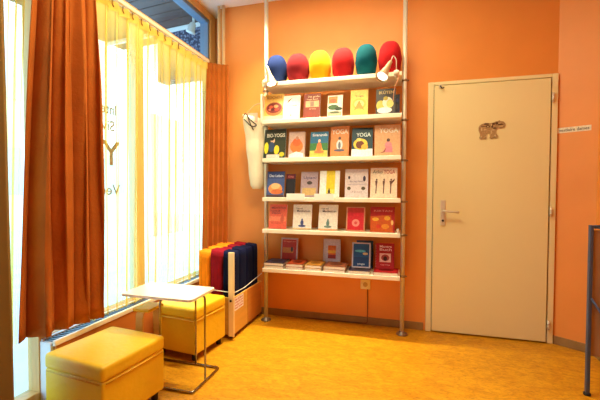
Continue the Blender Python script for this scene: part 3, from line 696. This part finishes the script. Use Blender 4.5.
# ------------------------------------------------------------ mat box
t = thing('storage_box', 'plywood box on castors with a taller pale corner post, full of folded mats', 'box', (.30,-.33,0), math.radians(-1.2))
bm = B(); x0,x1,y0,y1,z0,z1 = -.175,.180,-.285,.285,.035,.325
box(bm, x0,x1,y0,y0+.014,z0,z1,.002); obj('end_panel', bm, PLY, t)
bm = B(); box(bm, x0,x1,y1-.014,y1,z0,z1,.002); obj('end_panel', bm, PLY, t)
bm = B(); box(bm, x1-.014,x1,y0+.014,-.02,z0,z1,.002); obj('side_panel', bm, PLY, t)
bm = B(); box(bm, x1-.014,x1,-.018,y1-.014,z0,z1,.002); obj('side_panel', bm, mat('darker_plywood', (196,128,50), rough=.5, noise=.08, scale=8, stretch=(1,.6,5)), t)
bm = B(); box(bm, x0,x0+.014,y0+.014,y1-.014,z0,z1,.002); obj('side_panel', bm, PLY, t)
bm = B(); box(bm, x0+.014,x1-.014,y0+.014,y1-.014,z0,z0+.012); obj('bottom_panel', bm, PLY, t)
bm = B(); box(bm, x1-.030,x1+.016,y0-.020,y0-.001,.03,.685,.003, M=Matrix.Rotation(0,4,'Z')); p = obj('corner_post', bm, mat('pale_pine', (240,214,160), rough=.6, noise=.06, scale=10, stretch=(4,4,.6)), t)
bm = B(); lathe(bm, [(.009,0),(.009,.004),(.004,.006)], 12, Matrix.Translation((x1-.008,y0-.020,.31)) @ Matrix.Rotation(PI/2,4,'X')); obj('bolt', bm, DARKM, t)
for sx in (x0+.03, x1-.03):
    for sy in (y0+.03, y1-.03):
        bm = B(); tube(bm, [(sx-.008,sy,.017),(sx+.008,sy,.017)], .017, 14); box(bm, sx-.012,sx+.012,sy-.01,sy+.01,.026,.036); obj('castor', bm, DARKM, t)
bm = B()
box(bm, x1,x1+.0012,-.262,-.100,.215,.318, mi=0)
ML = Matrix(((0,0,1,x1+.0014),(1,0,0,0),(0,1,0,0),(0,0,0,1)))
for i, s in enumerate(('Bitte die Matten','ordentlich und','sauber in die','Kiste stellen')):
    add_text(bm, s, ML, -.250,-.112,.293-i*.022,.309-i*.022,1,.02)
obj('box_label', bm, [flat((255,250,242)), flat((196,50,36))], t)
bm = B(); tube(bm, fillet([(x0,y0-.01,.39),(x1-.05,y0-.012,.375),(x1+.014,y0+.01,.37),(x1+.012,-.1,.365),(x1+.010,y1-.02,.40)], .02), .003, 6); obj('retaining_cord', bm, mat('white_cord', (226,216,200)), t)
# mats
MC = {'orange':(228,134,26), 'maroon':(132,20,36), 'navy':(16,20,52)}
def folded_mat(key, label, x0, x1, y0, y1, h, seed):
    rnd = random.Random(seed)
    cx, cy = (x0+x1)/2, (y0+y1)/2
    t = thing('folded_mat', label, 'mat', (cx,cy,.049), math.radians(rnd.uniform(-1.0,1.0)), 'folded mats standing in the plywood box')
    m = mat('mat_cotton_'+key, MC[key], rough=.95, noise=.12, scale=14, bump=.2, bscale=80, sheen=.15, spec=.08)
    m2 = mat('mat_edge_'+key, tuple(int(v*.8) for v in MC[key]), rough=.95, noise=.1, spec=.08)
    hx, hy = (x1-x0)/2-.003, (y1-y0)/2-.003
    bm = B(); rings = []
    n = 32
    for i in range(13):
        v = i/12; z = h*v
        k = 1.0 if v < .93 else 1-.07*((v-.93)/.07)**2
        row = []
        for j in range(n):
            a = 2*PI*j/n; c, s = math.cos(a), math.sin(a)
            px = math.copysign(abs(c)**.34, c); py = math.copysign(abs(s)**.34, s)
            k2 = k*(1-.025*abs(math.sin(v*9+seed)))
            row.append(bm.verts.new((px*hx*k2, py*hy*k2, z-(.008*c if v > .9 else 0)-(.004*(1-k)/.07))))
        rings.append(row)
    skinr(bm, rings); obj('folded_cloth', bm, m, t, smooth=False)
    for p in bpy.data.objects[-1:] if False else []: pass
    bm = B()
    for q in (-.33, .33):
        tube(bm, [(q*hx*2*.5+hx*.0, -hy*.97, h*.04),(q*hx, -hy*.985, h*.5),(q*hx, -hy*.96, h*.95)], .0022, 6)
    obj('fold_seam', bm, m2, t)
cols = [('orange',.148,.252),('maroon',.254,.362),('navy',.364,.462)]
ys = [-.595,-.450,-.312,-.178,-.062]
rown = ['in the front row','in the second row','in the third row','in the back row next to the wall']
for i in range(4):
    for k, (c, x0, x1) in enumerate(cols):
        folded_mat(c, '%s folded mat standing %s of the plywood box' % (c, rown[i]), x0, x1, ys[i], ys[i+1], .625+.012*((i*7+k*5)%3)/2, i*3+k)

# ------------------------------------------------------------ folded frame at the right
t = thing('folding_screen', 'grey brown panel in a blue grey steel frame at the right edge', 'screen', (2.757,-.75,0))
bm = B(); box(bm, -.009,.009,-.012,.012,0,.975,.003); obj('post', bm, BLUEM, t)
bm = B(); box(bm, .012,.262,-.010,.010,.955,.975,.003); obj('top_rail', bm, BLUEM, t)
bm = B(); box(bm, .252,.272,-.012,.012,0,.955,.003); obj('post', bm, BLUEM, t)
bm = B(); box(bm, .012,.252,.004,.022,.225,.945,.003); obj('panel', bm, mat('brown_board', (172,136,100), rough=.7, noise=.15, scale=6, stretch=(5,1,.5)), t)
bm = B(); tube(bm, [(.004,-.014,.56),(.245,-.014,.16)], .006, 8); obj('brace', bm, BLUEM, t)
bm = B(); lathe(bm, [(.018,0),(.018,.012),(.012,.016)], 14); obj('rubber_foot', bm, DARKM, t)
bm = B(); lathe(bm, [(.018,0),(.018,.012),(.012,.016)], 14, Matrix.Translation((.262,0,0))); obj('rubber_foot', bm, DARKM, t)

# ------------------------------------------------------------ lights
def area(name, loc, sx, sy, e, col, rot=(0,0,0)):
    l = bpy.data.lights.new(name, 'AREA'); l.shape = 'RECTANGLE'; l.size = sx; l.size_y = sy; l.energy = e; l.color = col
    o = bpy.data.objects.new(name, l); C.objects.link(o); o.location = loc; o.rotation_euler = rot; return o
area('ceiling_tube', (.95,-.35,H-.02), 1.0, .03, 30, (1,.87,.56)).data.spread = math.radians(75)
area('wall_glow_fill', (1.1,-.75,H-.02), 1.5, .05, 14, (1,.87,.56))  # added fill light that brightens the upper back wall, not a known fixture
area('ceiling_panel', (1.2,-1.45,H-.02), 1.1, .6, 48, (1,.86,.54))
w = bpy.data.worlds.new('sky'); sc.world = w; w.use_nodes = True; nt = w.node_tree
bg = nt.nodes['Background']; bg.inputs['Strength'].default_value = 6.5
tc = nt.nodes.new('ShaderNodeTexCoord'); sx = nt.nodes.new('ShaderNodeSeparateXYZ'); rp = nt.nodes.new('ShaderNodeValToRGB')
nt.links.new(tc.outputs['Generated'], sx.inputs[0]); nt.links.new(sx.outputs['Z'], rp.inputs['Fac'])
e = rp.color_ramp.elements
e[0].position = 0; e[0].color = (.62,.82,.88,1); e[1].position = .55; e[1].color = (.22,.56,.95,1)
nt.links.new(rp.outputs['Color'], bg.inputs['Color'])

# ------------------------------------------------------------ camera
yaw, pit, rol = -.2691, .0264, .0035
fwd = Vector((math.sin(yaw)*math.cos(pit), math.cos(yaw)*math.cos(pit), -math.sin(pit)))
r = Vector((math.cos(yaw), -math.sin(yaw), 0)); u = r.cross(fwd)
r2 = r*math.cos(rol)+u*math.sin(rol); u2 = -r*math.sin(rol)+u*math.cos(rol)
cd = bpy.data.cameras.new('camera'); cd.sensor_width = 36; cd.lens = 355.63/600*36; cd.clip_start = .02
cam = bpy.data.objects.new('camera', cd); C.objects.link(cam)
cam.matrix_world = Matrix(((r2.x,u2.x,-fwd.x,1.7023),(r2.y,u2.y,-fwd.y,-3.1229),(r2.z,u2.z,-fwd.z,1.1639),(0,0,0,1)))
sc.camera = cam
sc.view_settings.view_transform = 'Standard'; sc.view_settings.look = 'None'; sc.view_settings.gamma = 1
sc.view_settings.use_curve_mapping = False
sc.view_settings.exposure = -0.2
sc.cycles.use_denoising = True
sc.cycles.transparent_max_bounces = 24
